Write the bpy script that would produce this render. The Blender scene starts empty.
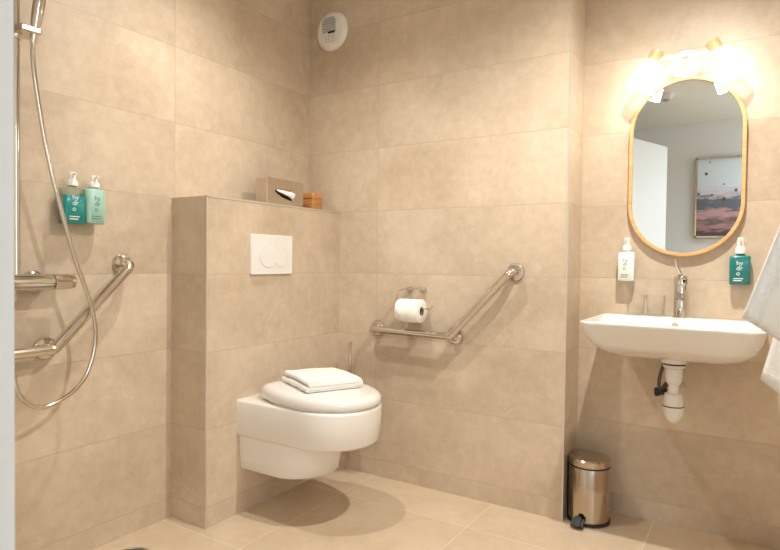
import bpy, bmesh, math, random
from mathutils import Vector, Matrix, noise
random.seed(4)
PI = math.pi
SC = bpy.context.scene
COL = SC.collection

# ------------------------------------------------------------------ measures
F_PX, YAW, CAM_H = 589.70, 0.5584, 1.0204
S0, H = 0.0784, 0.295                 # skirting tile, wall tile height
XL, YB, XF, YS, XR, YM = -1.952, 2.334, -1.751, 1.507, -0.638, 2.535
BOXZ = S0 + 4 * H
CEIL = 2.335
XW, YH, XH = 0.70, -1.13, 1.45        # right wall, hall end wall, hall side wall
YW = 0.95                             # where the right wall begins

# ------------------------------------------------------------------ materials
def mat(name):
    m = bpy.data.materials.new(name); m.use_nodes = True
    return m, m.node_tree, m.node_tree.nodes['Principled BSDF']

def plain(name, col, rough=0.5, metal=0.0, coat=0.0, noise_amt=0.0, scale=40, bump=0.0, spec=0.5):
    m, t, b = mat(name)
    b.inputs['Base Color'].default_value = (*col, 1)
    b.inputs['Roughness'].default_value = rough
    b.inputs['Metallic'].default_value = metal
    b.inputs['Coat Weight'].default_value = coat
    b.inputs['Coat Roughness'].default_value = 0.08
    b.inputs['Specular IOR Level'].default_value = spec
    tc = t.nodes.new('ShaderNodeTexCoord')
    n = t.nodes.new('ShaderNodeTexNoise'); n.inputs['Scale'].default_value = scale; n.inputs['Detail'].default_value = 4
    t.links.new(tc.outputs['Object'], n.inputs['Vector'])
    if noise_amt > 0:
        r = t.nodes.new('ShaderNodeMapRange')
        r.inputs['To Min'].default_value = 1 - noise_amt; r.inputs['To Max'].default_value = 1 + noise_amt * 0.4
        t.links.new(n.outputs['Fac'], r.inputs['Value'])
        x = t.nodes.new('ShaderNodeVectorMath'); x.operation = 'SCALE'
        x.inputs[0].default_value = col
        t.links.new(r.outputs[0], x.inputs['Scale']); t.links.new(x.outputs[0], b.inputs['Base Color'])
    if bump > 0:
        bp = t.nodes.new('ShaderNodeBump'); bp.inputs['Strength'].default_value = bump; bp.inputs['Distance'].default_value = 0.004
        t.links.new(n.outputs['Fac'], bp.inputs['Height']); t.links.new(bp.outputs[0], b.inputs['Normal'])
    return m

def tile_material(name, floor=False, ux=-1.532, uy=1.52, pu=1.2, v0=S0, pv=H, tint=(1, 1, 1), rough=0.42, cA=(0.475, 0.37, 0.262), cB=(0.65, 0.535, 0.408)):
    """large stone-look porcelain tiles laid in a stack, joints computed in world metres"""
    m, t, b = mat(name)
    N, Lk = t.nodes, t.links
    def math_(op, a, c=None, d=None):
        n = N.new('ShaderNodeMath'); n.operation = op
        for i, v in enumerate((a, c, d)):
            if v is None: continue
            if isinstance(v, (int, float)): n.inputs[i].default_value = v
            else: Lk.new(v, n.inputs[i])
        return n.outputs[0]
    g = N.new('ShaderNodeNewGeometry')
    sp = N.new('ShaderNodeSeparateXYZ'); Lk.new(g.outputs['Position'], sp.inputs[0])
    X, Y, Z = sp.outputs
    if floor:
        tu = math_('DIVIDE', math_('SUBTRACT', X, ux), 0.6)
        tv = math_('DIVIDE', math_('SUBTRACT', Y, 2.07), 0.6)
        du, dv = 0.6, 0.6
    else:
        sn = N.new('ShaderNodeSeparateXYZ'); Lk.new(g.outputs['True Normal'], sn.inputs[0])
        sel = math_('GREATER_THAN', math_('ABSOLUTE', sn.outputs[0]), 0.5)
        ua = math_('DIVIDE', math_('SUBTRACT', X, ux), pu)
        ub = math_('DIVIDE', math_('SUBTRACT', Y, uy), pu)
        tu = math_('ADD', math_('MULTIPLY', ua, math_('SUBTRACT', 1, sel)), math_('MULTIPLY', ub, sel))
        tv = math_('DIVIDE', math_('SUBTRACT', Z, v0), pv)
        du, dv = pu, pv
    def dist(c, p):
        fr = math_('FRACT', c)
        return math_('MULTIPLY', math_('SUBTRACT', 0.5, math_('ABSOLUTE', math_('SUBTRACT', fr, 0.5))), p)
    dmin = math_('MINIMUM', dist(tu, du), dist(tv, dv))
    mr = N.new('ShaderNodeMapRange'); mr.inputs['From Min'].default_value = 0.0007; mr.inputs['From Max'].default_value = 0.0019
    mr.inputs['To Min'].default_value = 0.0; mr.inputs['To Max'].default_value = 1.0
    Lk.new(dmin, mr.inputs['Value'])
    # tile id
    cx = N.new('ShaderNodeCombineXYZ'); Lk.new(math_('FLOOR', tu), cx.inputs[0]); Lk.new(math_('FLOOR', tv), cx.inputs[1])
    wn = N.new('ShaderNodeTexWhiteNoise'); wn.noise_dimensions = '3D'; Lk.new(cx.outputs[0], wn.inputs['Vector'])
    # offset of the stone figure per tile
    off = N.new('ShaderNodeVectorMath'); off.operation = 'MULTIPLY_ADD'
    Lk.new(wn.outputs['Color'], off.inputs[0]); off.inputs[1].default_value = (7, 7, 7); Lk.new(g.outputs['Position'], off.inputs[2])
    n1 = N.new('ShaderNodeTexNoise'); n1.inputs['Scale'].default_value = 2.6; n1.inputs['Detail'].default_value = 5; n1.inputs['Distortion'].default_value = 0.6
    Lk.new(off.outputs[0], n1.inputs['Vector'])
    n2 = N.new('ShaderNodeTexNoise'); n2.inputs['Scale'].default_value = 24; n2.inputs['Detail'].default_value = 6; n2.inputs['Roughness'].default_value = 0.65
    Lk.new(off.outputs[0], n2.inputs['Vector'])
    n3 = N.new('ShaderNodeTexNoise'); n3.inputs['Scale'].default_value = 5; n3.inputs['Detail'].default_value = 8; n3.inputs['Roughness'].default_value = 0.72; n3.inputs['Distortion'].default_value = 0.8
    Lk.new(off.outputs[0], n3.inputs['Vector'])
    mixn = math_('ADD', math_('MULTIPLY', n1.outputs['Fac'], 0.58), math_('MULTIPLY', n2.outputs['Fac'], 0.42))
    rp = N.new('ShaderNodeValToRGB'); e = rp.color_ramp.elements
    e[0].position = 0.34; e[0].color = (*[a * q for a, q in zip(cA, tint)], 1)
    e[1].position = 0.66; e[1].color = (*[a * q for a, q in zip(cB, tint)], 1)
    Lk.new(mixn, rp.inputs[0])
    # faint pale veins
    vein = math_('SUBTRACT', 1, math_('MINIMUM', math_('MULTIPLY', math_('ABSOLUTE', math_('SUBTRACT', n3.outputs['Fac'], 0.62)), 34), 1))
    mv = N.new('ShaderNodeMix'); mv.data_type = 'RGBA'
    Lk.new(math_('MULTIPLY', vein, math_('MULTIPLY', n2.outputs['Fac'], 0.42)), mv.inputs[0])
    Lk.new(rp.outputs[0], mv.inputs[6]); mv.inputs[7].default_value = (0.73, 0.64, 0.53, 1)
    # tone per tile
    tone = math_('MULTIPLY_ADD', wn.outputs['Value'], 0.09, 0.955)
    sc = N.new('ShaderNodeVectorMath'); sc.operation = 'SCALE'; Lk.new(mv.outputs[2], sc.inputs[0]); Lk.new(tone, sc.inputs['Scale'])
    mj = N.new('ShaderNodeMix'); mj.data_type = 'RGBA'; Lk.new(mr.outputs[0], mj.inputs[0])
    mj.inputs[6].default_value = (0.60, 0.48, 0.36, 1) if floor else (0.48, 0.365, 0.26, 1)
    if floor: mj.inputs[6].default_value = (0.76, 0.66, 0.53, 1)
    Lk.new(sc.outputs[0], mj.inputs[7]); Lk.new(mj.outputs[2], b.inputs['Base Color'])
    rr = N.new('ShaderNodeMapRange'); rr.inputs['To Min'].default_value = rough - 0.07; rr.inputs['To Max'].default_value = rough + 0.12
    Lk.new(n2.outputs['Fac'], rr.inputs['Value']); Lk.new(rr.outputs[0], b.inputs['Roughness'])
    hgt = math_('ADD', math_('MULTIPLY', mr.outputs[0], 0.8), math_('MULTIPLY', n2.outputs['Fac'], 0.15))
    bp = N.new('ShaderNodeBump'); bp.inputs['Strength'].default_value = 0.25; bp.inputs['Distance'].default_value = 0.0015
    Lk.new(hgt, bp.inputs['Height']); Lk.new(bp.outputs[0], b.inputs['Normal'])
    return m

def clear_material(name, tint=(0.988, 0.992, 0.988), edge=0.35):
    """thin clear glass: see-through with reflections that grow at the rims"""
    m = bpy.data.materials.new(name); m.use_nodes = True; t = m.node_tree; t.nodes.clear()
    o = t.nodes.new('ShaderNodeOutputMaterial'); mx = t.nodes.new('ShaderNodeMixShader')
    tr = t.nodes.new('ShaderNodeBsdfTransparent'); tr.inputs[0].default_value = (*tint, 1)
    gl = t.nodes.new('ShaderNodeBsdfGlossy'); gl.inputs['Roughness'].default_value = 0.04
    lw = t.nodes.new('ShaderNodeLayerWeight'); lw.inputs[0].default_value = edge
    sm = t.nodes.new('ShaderNodeMath'); sm.operation = 'MULTIPLY'; sm.inputs[1].default_value = 0.75
    pw = t.nodes.new('ShaderNodeMath'); pw.operation = 'POWER'; pw.inputs[1].default_value = 1.6; t.links.new(lw.outputs['Facing'], pw.inputs[0]); t.links.new(pw.outputs[0], sm.inputs[0]); t.links.new(sm.outputs[0], mx.inputs[0])
    t.links.new(tr.outputs[0], mx.inputs[1]); t.links.new(gl.outputs[0], mx.inputs[2]); t.links.new(mx.outputs[0], o.inputs[0])
    return m

def wood_material(name, a, c, axis_scale=(3, 3, 40)):
    m, t, b = mat(name)
    tc = t.nodes.new('ShaderNodeTexCoord'); mp = t.nodes.new('ShaderNodeMapping'); mp.inputs['Scale'].default_value = axis_scale
    n = t.nodes.new('ShaderNodeTexNoise'); n.inputs['Scale'].default_value = 3; n.inputs['Detail'].default_value = 5
    r = t.nodes.new('ShaderNodeValToRGB'); r.color_ramp.elements[0].color = (*a, 1); r.color_ramp.elements[1].color = (*c, 1)
    r.color_ramp.elements[0].position = 0.3; r.color_ramp.elements[1].position = 0.7
    t.links.new(tc.outputs['Object'], mp.inputs[0]); t.links.new(mp.outputs[0], n.inputs['Vector'])
    t.links.new(n.outputs['Fac'], r.inputs[0]); t.links.new(r.outputs[0], b.inputs['Base Color'])
    b.inputs['Roughness'].default_value = 0.45
    return m

M = {}
M['tile'] = tile_material('beige_wall_tile')
M['tile_front'] = tile_material('beige_wall_tile_basin', ux=0.27)
M['tile_box'] = tile_material('beige_wall_tile_cistern', ux=-2.2, uy=1.40)
M['floor'] = tile_material('beige_floor_tile', floor=True, cA=(0.53, 0.41, 0.285), cB=(0.66, 0.53, 0.39), rough=0.38)
M['paint'] = plain('white_wall_paint', (0.87, 0.88, 0.88), 0.75, noise_amt=0.03, scale=6)
M['ceiling'] = plain('ceiling_paint', (0.82, 0.79, 0.70), 0.85, noise_amt=0.03, scale=5)
M['door'] = plain('white_door_lacquer', (0.90, 0.91, 0.91), 0.4, noise_amt=0.02, scale=4)
M['trim'] = plain('steel_edge_trim', (0.66, 0.62, 0.54), 0.4, 0.6, noise_amt=0.05)
M['ceramic'] = plain('white_glazed_ceramic', (0.78, 0.755, 0.715), 0.12, coat=0.6, noise_amt=0.015, scale=5)
M['plastic'] = plain('white_plastic', (0.76, 0.74, 0.705), 0.28, noise_amt=0.02)
M['duro'] = plain('white_seat_plastic', (0.76, 0.74, 0.71), 0.2, coat=0.3, noise_amt=0.012, scale=8)
M['chrome'] = plain('polished_chrome', (0.68, 0.65, 0.60), 0.07, 1.0, noise_amt=0.03, scale=25)
M['steel'] = plain('brushed_steel', (0.66, 0.61, 0.54), 0.14, 1.0, noise_amt=0.06, scale=60)
M['bronze'] = plain('warm_polished_steel', (0.52, 0.44, 0.355), 0.16, 1.0, noise_amt=0.05, scale=60)
M['satin'] = plain('satin_steel_cover', (0.60, 0.53, 0.45), 0.14, 1.0, noise_amt=0.04, scale=60)
M['black'] = plain('black_plastic', (0.012, 0.012, 0.013), 0.4, noise_amt=0.1)
M['rubber'] = plain('grey_rubber_hose', (0.10, 0.085, 0.07), 0.4, noise_amt=0.15, scale=90)
M['terry'] = plain('white_terry_cloth', (0.81, 0.80, 0.775), 0.95, noise_amt=0.08, scale=240, bump=0.5, spec=0.1)
M['paper'] = plain('white_tissue_paper', (0.88, 0.855, 0.81), 0.95, noise_amt=0.03, scale=80, spec=0.1)
M['card'] = plain('brown_cardboard', (0.30, 0.20, 0.12), 0.9, noise_amt=0.1)
M['oak'] = wood_material('oak_mirror_frame', (0.62, 0.35, 0.13), (0.78, 0.50, 0.23))
M['beech'] = wood_material('beech_lamp_cap', (0.62, 0.36, 0.16), (0.74, 0.48, 0.25), (6, 6, 60))
M['cork'] = wood_material('brown_wooden_box', (0.40, 0.16, 0.045), (0.58, 0.27, 0.09), (6, 6, 50))
M['teal'] = plain('teal_gel', (0.0, 0.30, 0.30), 0.2, coat=0.5, noise_amt=0.12, scale=18)
M['teal_dark'] = plain('deep_teal_bottle', (0.0, 0.165, 0.155), 0.22, coat=0.6, noise_amt=0.12, scale=18)
M['mint'] = plain('mint_green_bottle', (0.33, 0.54, 0.46), 0.35, noise_amt=0.04, scale=20)
M['milk'] = plain('milky_white_bottle', (0.79, 0.80, 0.73), 0.35, noise_amt=0.03, scale=20)
M['ink_white'] = plain('white_print', (0.80, 0.84, 0.84), 0.5, noise_amt=0.02)
M['ink_teal'] = plain('teal_print', (0.05, 0.24, 0.23), 0.5, noise_amt=0.02)
M['pump'] = plain('ivory_pump_plastic', (0.86, 0.83, 0.76), 0.35, noise_amt=0.02)
M['glass'] = clear_material('clear_glass')
M['clear'] = clear_material('clear_bottle_plastic', (0.90, 0.95, 0.93), 0.3)
M['charcoal'] = plain('charcoal_plastic', (0.10, 0.09, 0.08), 0.6, noise_amt=0.1)  # even dark plastic for the trap seal and the drain grate
M['grey'] = plain('grey_plastic', (0.42, 0.41, 0.38), 0.5, noise_amt=0.05)
m, t, b = mat('mirror_glass'); b.inputs['Base Color'].default_value = (0.90, 0.93, 0.93, 1); b.inputs['Metallic'].default_value = 1; b.inputs['Roughness'].default_value = 0.0
M['mirror'] = m
def emit(name, col, strength, base=(0.9, 0.88, 0.84)):
    m, t, b = mat(name); b.inputs['Base Color'].default_value = (*base, 1); b.inputs['Roughness'].default_value = 0.35
    b.inputs['Emission Color'].default_value = (*col, 1); b.inputs['Emission Strength'].default_value = strength
    return m
M['shade'] = emit('lit_opal_glass', (1.0, 0.985, 0.955), 6.0)
M['led'] = emit('lit_downlight_lens', (1.0, 0.87, 0.70), 6.0)
M['sky_pane'] = emit('daylit_window_pane', (0.80, 0.92, 1.0), 2.0)

# ------------------------------------------------------------------ mesh helpers
def root_of(o):
    while o.parent: o = o.parent
    return o

def link(name, bm, material, parent=None, origin=None, smooth=True, angle=40, bevel=None):
    bmesh.ops.recalc_face_normals(bm, faces=bm.faces)
    off = root_of(parent).location if parent else (Vector(origin) if origin else Vector((0, 0, 0)))
    bmesh.ops.translate(bm, verts=bm.verts, vec=-Vector(off))
    me = bpy.data.meshes.new(name); bm.to_mesh(me); bm.free()
    mats = material if isinstance(material, (list, tuple)) else [material]
    for q in mats: me.materials.append(q)
    if smooth:
        me.shade_smooth() if hasattr(me, 'shade_smooth') else None
        me.set_sharp_from_angle(angle=math.radians(angle))
    o = bpy.data.objects.new(name, me); COL.objects.link(o)
    if parent: o.parent = parent
    elif origin: o.location = origin
    if bevel:
        md = o.modifiers.new('bevel', 'BEVEL'); md.width = bevel; md.segments = 3; md.limit_method = 'ANGLE'; md.angle_limit = math.radians(40)
    return o

def thing(name, label, cat, loc, group=None):
    o = bpy.data.objects.new(name, None); COL.objects.link(o); o.location = loc; o.empty_display_size = 0.05
    return tag(o, label, cat, group)

def tag(o, label, cat, group=None):
    o['label'] = label; o['category'] = cat
    if group: o['group'] = group
    return o

def structure(o):
    o['kind'] = 'structure'; return o

def add_box(bm, x0, x1, y0, y1, z0, z1, mtx=None):
    vs = [Vector((x, y, z)) for x in (x0, x1) for y in (y0, y1) for z in (z0, z1)]
    if mtx: vs = [mtx @ v for v in vs]
    v = [bm.verts.new(p) for p in vs]
    for f in ((0, 1, 3, 2), (4, 6, 7, 5), (0, 4, 5, 1), (2, 3, 7, 6), (0, 2, 6, 4), (1, 5, 7, 3)):
        bm.faces.new([v[i] for i in f])

def box_bm(*a, mtx=None):
    bm = bmesh.new(); add_box(bm, *a, mtx=mtx); return bm

def loft(bm, rings, cap0=True, cap1=True, closed=True):
    rs = [[bm.verts.new(p) for p in r] for r in rings]
    n = len(rs[0])
    for a, b_ in zip(rs, rs[1:]):
        for i in range(n if closed else n - 1):
            j = (i + 1) % n
            bm.faces.new((a[i], a[j], b_[j], b_[i]))
    if cap0: bm.faces.new(list(reversed(rs[0])))
    if cap1: bm.faces.new(rs[-1])

def frame_of(axis):
    a = Vector(axis).normalized()
    u = a.cross(Vector((0, 0, 1)))
    if u.length < 1e-4: u = Vector((1, 0, 0))
    u.normalize(); return a, u, a.cross(u).normalized()

def lathe(bm, base, axis, prof, n=40, cap0=True, cap1=True):
    a, u, v = frame_of(axis); base = Vector(base)
    loft(bm, [[base + a * d + (u * math.cos(2 * PI * i / n) + v * math.sin(2 * PI * i / n)) * max(r, 1e-5) for i in range(n)] for r, d in prof], cap0, cap1)

def lathe_bm(*a, **k):
    bm = bmesh.new(); lathe(bm, *a, **k); return bm

def fillet(pts, r, n=7):
    pts = [Vector(p) for p in pts]; out = [pts[0]]
    for p, q, s in zip(pts, pts[1:], pts[2:]):
        d1 = (p - q); d2 = (s - q); ang = d1.angle(d2)
        tl = min(r / math.tan(ang / 2), d1.length * 0.48, d2.length * 0.48)
        a, b_ = q + d1.normalized() * tl, q + d2.normalized() * tl
        for i in range(n + 1):
            t_ = i / n; out.append(a * (1 - t_) ** 2 + q * 2 * t_ * (1 - t_) + b_ * t_ ** 2)
    out.append(pts[-1]); return out

def catmull(pts, n=10):
    P = [Vector(p) for p in pts]; P = [P[0] * 2 - P[1]] + P + [P[-1] * 2 - P[-2]]; out = []
    for i in range(1, len(P) - 2):
        a, b_, c, d = P[i - 1:i + 3]
        for k in range(n):
            t_ = k / n
            out.append(0.5 * ((2 * b_) + (c - a) * t_ + (2 * a - 5 * b_ + 4 * c - d) * t_ ** 2 + (-a + 3 * b_ - 3 * c + d) * t_ ** 3))
    out.append(P[-2]); return out

def tube(bm, path, r, n=16, ribs=0):
    path = [Vector(p) for p in path]; rings = []
    tn = (path[1] - path[0]).normalized(); _, u, v = frame_of(tn)
    L = 0
    for i, p in enumerate(path):
        if i: L += (p - path[i - 1]).length
        t1 = (path[min(i + 1, len(path) - 1)] - path[max(i - 1, 0)]).normalized()
        q = tn.rotation_difference(t1); u = q @ u; v = q @ v; tn = t1
        rr = r(i / (len(path) - 1)) if callable(r) else r
        rings.append([p + (u * math.cos(2 * PI * k / n) + v * math.sin(2 * PI * k / n)) * rr for k in range(n)])
    loft(bm, rings)

def tube_bm(*a, **k):
    bm = bmesh.new(); tube(bm, *a, **k); return bm

def rrect(w, d, r, n=6):
    """outline of a rounded rectangle, counter-clockwise"""
    o = []
    for cx, cy, a0 in ((w / 2 - r, d / 2 - r, 0), (-w / 2 + r, d / 2 - r, PI / 2), (-w / 2 + r, -d / 2 + r, PI), (w / 2 - r, -d / 2 + r, 1.5 * PI)):
        for i in range(n + 1):
            a = a0 + PI / 2 * i / n; o.append((cx + r * math.cos(a), cy + r * math.sin(a)))
    return o

def text_bm(lines, size, fn, depth=0.0004, spacing=0.92):
    """lettering; fn maps (u right, v up, w out) to the world"""
    cu = bpy.data.curves.new('lettering', 'FONT'); cu.body = lines; cu.size = size; cu.extrude = depth; cu.align_x = 'LEFT'
    cu.space_line = spacing; cu.resolution_u = 3
    o = bpy.data.objects.new('lettering', cu); COL.objects.link(o)
    dg = bpy.context.evaluated_depsgraph_get(); me = bpy.data.meshes.new_from_object(o.evaluated_get(dg))
    bm = bmesh.new(); bm.from_mesh(me)
    for v in bm.verts: v.co = fn(*v.co)
    bpy.data.objects.remove(o); bpy.data.curves.remove(cu); bpy.data.meshes.remove(me)
    return bm

# ------------------------------------------------------------------ the room
structure(link('floor', box_bm(XL - 0.1, XH + 0.1, YH - 0.1, YM + 0.1, -0.08, 0), M['floor'], smooth=False))
structure(link('ceiling', box_bm(XL - 0.1, XH + 0.1, YH - 0.1, YM + 0.1, CEIL, CEIL + 0.08), M['ceiling'], smooth=False))
structure(link('wall_left', box_bm(XL - 0.1, XL, YH - 0.1, YB + 0.1, 0, CEIL), M['tile'], smooth=False))
structure(link('wall_back', box_bm(XL, XR, YB, YM + 0.1, 0, CEIL), M['tile'], smooth=False))
structure(link('wall_front', box_bm(XR, XW, YM, YM + 0.1, 0, CEIL), M['tile_front'], smooth=False))
structure(link('wall_right', box_bm(XW, XW + 0.1, YW, YM + 0.1, 0, CEIL), M['tile_front'], smooth=False))
structure(link('wall_cistern', box_bm(XL, XF, YS, YB, 0, BOXZ), M['tile_box'], smooth=False))
structure(link('wall_hall', box_bm(XL, XH + 0.1, YH - 0.1, YH, 0, CEIL), M['paint'], smooth=False))
structure(link('wall_passage', box_bm(XW + 0.1, XH + 0.1, YW, YW + 0.1, 0, CEIL), M['paint'], smooth=False))
bm = bmesh.new()                              # entry wall with a splayed reveal, face slanted to catch the window light
poly = [(XL, 0.0), (-0.944, 0.45), (-1.24, 0.55), (XL, 0.55)]
loft(bm, [[Vector((x, y, z)) for x, y in poly] for z in (0, CEIL)])
structure(link('wall_entry', bm, M['paint'], smooth=False))
bm = bmesh.new()                              # hall side wall with the window opening
WY0, WY1, WZ0, WZ1 = -1.05, -0.25, 0.75, 2.15
add_box(bm, XH, XH + 0.1, YH, WY0, 0, CEIL); add_box(bm, XH, XH + 0.1, WY1, YW, 0, CEIL)
add_box(bm, XH, XH + 0.1, WY0, WY1, 0, WZ0); add_box(bm, XH, XH + 0.1, WY0, WY1, WZ1, CEIL)
structure(link('wall_side', bm, M['paint'], smooth=False))
bm = bmesh.new()
for a in ((WY0, WY0 + 0.05, WZ0, WZ1), (WY1 - 0.05, WY1, WZ0, WZ1), (WY0, WY1, WZ0, WZ0 + 0.05), (WY0, WY1, WZ1 - 0.05, WZ1), (-0.675, -0.625, WZ0, WZ1)):
    add_box(bm, XH + 0.02, XH + 0.08, *a)
win = structure(link('window_1', bm, M['door'], smooth=False))
link('window_pane', box_bm(XH + 0.055, XH + 0.06, WY0 + 0.05, WY1 - 0.05, WZ0 + 0.05, WZ1 - 0.05), M['sky_pane'], win, smooth=False)

# metal edge strips of the tiling
def lprofile(x, y, sx, sy, z0, z1):
    bm = bmesh.new(); w, e = 0.004, 0.0016
    add_box(bm, min(x + sx * e, x - sx * w), max(x + sx * e, x - sx * w), min(y, y + sy * e), max(y, y + sy * e), z0, z1)
    add_box(bm, min(x, x + sx * e), max(x, x + sx * e), min(y, y - sy * w), max(y, y - sy * w), z0, z1)
    return bm
structure(link('trim_1', lprofile(XR, YB, 1, -1, 0, CEIL), M['trim'], smooth=False))
structure(link('trim_2', lprofile(XF, YS, 1, -1, 0, BOXZ), M['trim'], smooth=False))
bm = bmesh.new(); add_box(bm, XF - 0.004, XF + 0.0016, YS, YB, BOXZ, BOXZ + 0.0016); add_box(bm, XF, XF + 0.0016, YS, YB, BOXZ - 0.005, BOXZ)
structure(link('trim_3', bm, M['trim'], smooth=False))

# open white door leaf (seen in the mirror)
A, B = Vector((-0.905, 0.312, 0)), Vector((-0.665, -0.375, 0))
d = (A - B); Ld = d.length; d.normalize(); nrm = Vector((-d.y, d.x, 0))
if nrm.x > 0: nrm = -nrm
mtx = Matrix(((d.x, nrm.x, 0, B.x), (d.y, nrm.y, 0, B.y), (0, 0, 1, 0), (0, 0, 0, 1)))
door = structure(link('door_1', box_bm(0, Ld, 0, 0.04, 0.004, 2.0, mtx=mtx), M['door'], smooth=False, bevel=0.002))
bm = bmesh.new()
hp = [mtx @ Vector(p) for p in ((Ld - 0.06, 0.04, 0.98), (Ld - 0.06, 0.085, 0.98), (Ld - 0.18, 0.085, 0.98))]
tube(bm, fillet(hp, 0.015), 0.009, 12)
lathe(bm, mtx @ Vector((Ld - 0.06, 0.04, 0.98)), nrm, [(0.026, 0), (0.026, 0.008)], 24)
link('door_handle', bm, M['steel'], door)

# ------------------------------------------------------------------ toilet
YC = 1.848
def dshape(L, w, rf, x0=0.0, n=28, nb=6):
    """D outline seen from above: straight back at the wall, rounded front"""
    o = []
    for i in range(nb): o.append((x0, -w + 2 * w * (1 - i / nb)))        # back edge, from +w to -w
    for i in range(8): o.append((x0 + (L - rf - x0) * i / 8, -w))
    for i in range(n + 1):
        a = -PI / 2 + PI * i / n; o.append((L - rf + rf * math.cos(a), w * math.sin(a)))
    for i in range(7): o.append((L - rf - (L - rf - x0) * (i + 1) / 8, w))
    return o
def dring(L, w, rf, z): return [Vector((XF + x, YC + y, z)) for x, y in dshape(L, w, rf)]
wc = thing('toilet', 'white wall-hung toilet with closed lid on the tiled cistern box', 'toilet', (XF, YC, 0))
bm = bmesh.new()
loft(bm, [dring(0.290, 0.125, 0.12, 0.172), dring(0.320, 0.150, 0.15, 0.174), dring(0.335, 0.161, 0.16, 0.184), dring(0.345, 0.166, 0.17, 0.24),
          dring(0.357, 0.170, 0.175, 0.300), dring(0.360, 0.171, 0.175, 0.314), dring(0.50, 0.174, 0.178, 0.318), dring(0.518, 0.180, 0.182, 0.322), dring(0.526, 0.1835, 0.184, 0.332), dring(0.531, 0.185, 0.186, 0.40),
          dring(0.533, 0.1855, 0.187, 0.452), dring(0.531, 0.1835, 0.186, 0.459), dring(0.525, 0.178, 0.182, 0.462)])
link('bowl', bm, M['ceramic'], wc, angle=50)
bm = bmesh.new(); lathe(bm, (XF + 0.245, YC - 0.045, 0.176), (0, 0, -1), [(0.05, 0), (0.046, 0.010), (0.03, 0.014)], 28)
link('outlet_boss', bm, M['ceramic'], wc)
def lidring(z, ins, x0=0.062):
    L, w = 0.534 - ins, 0.1865 - ins; xm = 0.315; o = []
    for i in range(9): o.append((x0 + ins, (1 - 2 * i / 9) * (0.118 - ins)))
    for i in range(14):
        q = i / 14; o.append((x0 + ins + (xm - x0 - ins) * q, -((0.118 - ins) + (w - 0.118 + ins) * math.sin(min(1, q * 1.0 + 0.05 * math.sin(PI * q)) * PI / 2) ** 0.85)))
    for i in range(29):
        a = -PI / 2 + PI * i / 28; o.append((xm + (L - xm) * math.cos(a), w * math.sin(a)))
    for i in range(13):
        q = 1 - (i + 1) / 14; o.append((x0 + ins + (xm - x0 - ins) * q, ((0.118 - ins) + (w - 0.118 + ins) * math.sin(min(1, q + 0.05 * math.sin(PI * q)) * PI / 2) ** 0.85)))
    return [Vector((XF + x, YC + y, z + max(0, z - 0.4745) / 0.037 * 0.020 * max(0, 1 - x / 0.50))) for x, y in o]
bm = bmesh.new(); loft(bm, [lidring(0.4615, 0.016), lidring(0.4635, 0.012), lidring(0.467, 0.010), lidring(0.4735, 0.013)])
link('seat', bm, M['duro'], wc, angle=60)
bm = bmesh.new(); loft(bm, [lidring(0.4735, 0.004), lidring(0.4745, 0.001), lidring(0.480, 0), lidring(0.492, 0.001), lidring(0.502, 0.007), lidring(0.508, 0.018), lidring(0.5105, 0.04), lidring(0.5115, 0.08)])
link('lid', bm, M['duro'], wc, angle=60)
for yy in (YC - 0.075, YC + 0.075):
    link('hinge', lathe_bm((XF + 0.042, yy, 0.4615), (0, 0, 1), [(0.016, 0), (0.016, 0.02), (0.012, 0.024)], 20), M['chrome'], wc)

fp = thing('flush_plate', 'white dual flush plate with two round buttons above the toilet', 'flush plate', (XF, YC + 0.0005, 1.042))
py0, pz0 = 1.849, 1.0425
bm = bmesh.new()
def plate_ring(w, h, x): return [Vector((x, py0 + a, pz0 + c)) for a, c in rrect(w, h, 0.006)]
loft(bm, [plate_ring(0.246, 0.165, XF - 0.002), plate_ring(0.248, 0.166, XF + 0.008), plate_ring(0.244, 0.162, XF + 0.012)])
fpl = link('plate', bm, M['plastic'], fp, angle=30)
link('button', lathe_bm((XF + 0.011, py0 - 0.026, pz0), (1, 0, 0), [(0.054, 0), (0.054, 0.0022), (0.053, 0.003), (0.0, 0.003)], 48), M['plastic'], fp, angle=25)
link('button', lathe_bm((XF + 0.011, py0 + 0.050, pz0 - 0.012), (1, 0, 0), [(0.040, 0), (0.040, 0.0016), (0.039, 0.0022), (0.0, 0.0022)], 40), M['plastic'], fp, angle=25)
bm = bmesh.new()
for (yy, zz, rr) in ((py0 - 0.026, pz0, 0.0555), (py0 + 0.050, pz0 - 0.012, 0.0415)):
    tube(bm, [Vector((XF + 0.0115, yy + rr * math.cos(a), zz + rr * math.sin(a))) for a in [2 * PI * i / 40 for i in range(41)]], 0.0007, 6)
link('seam', bm, M['grey'], fpl)

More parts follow.
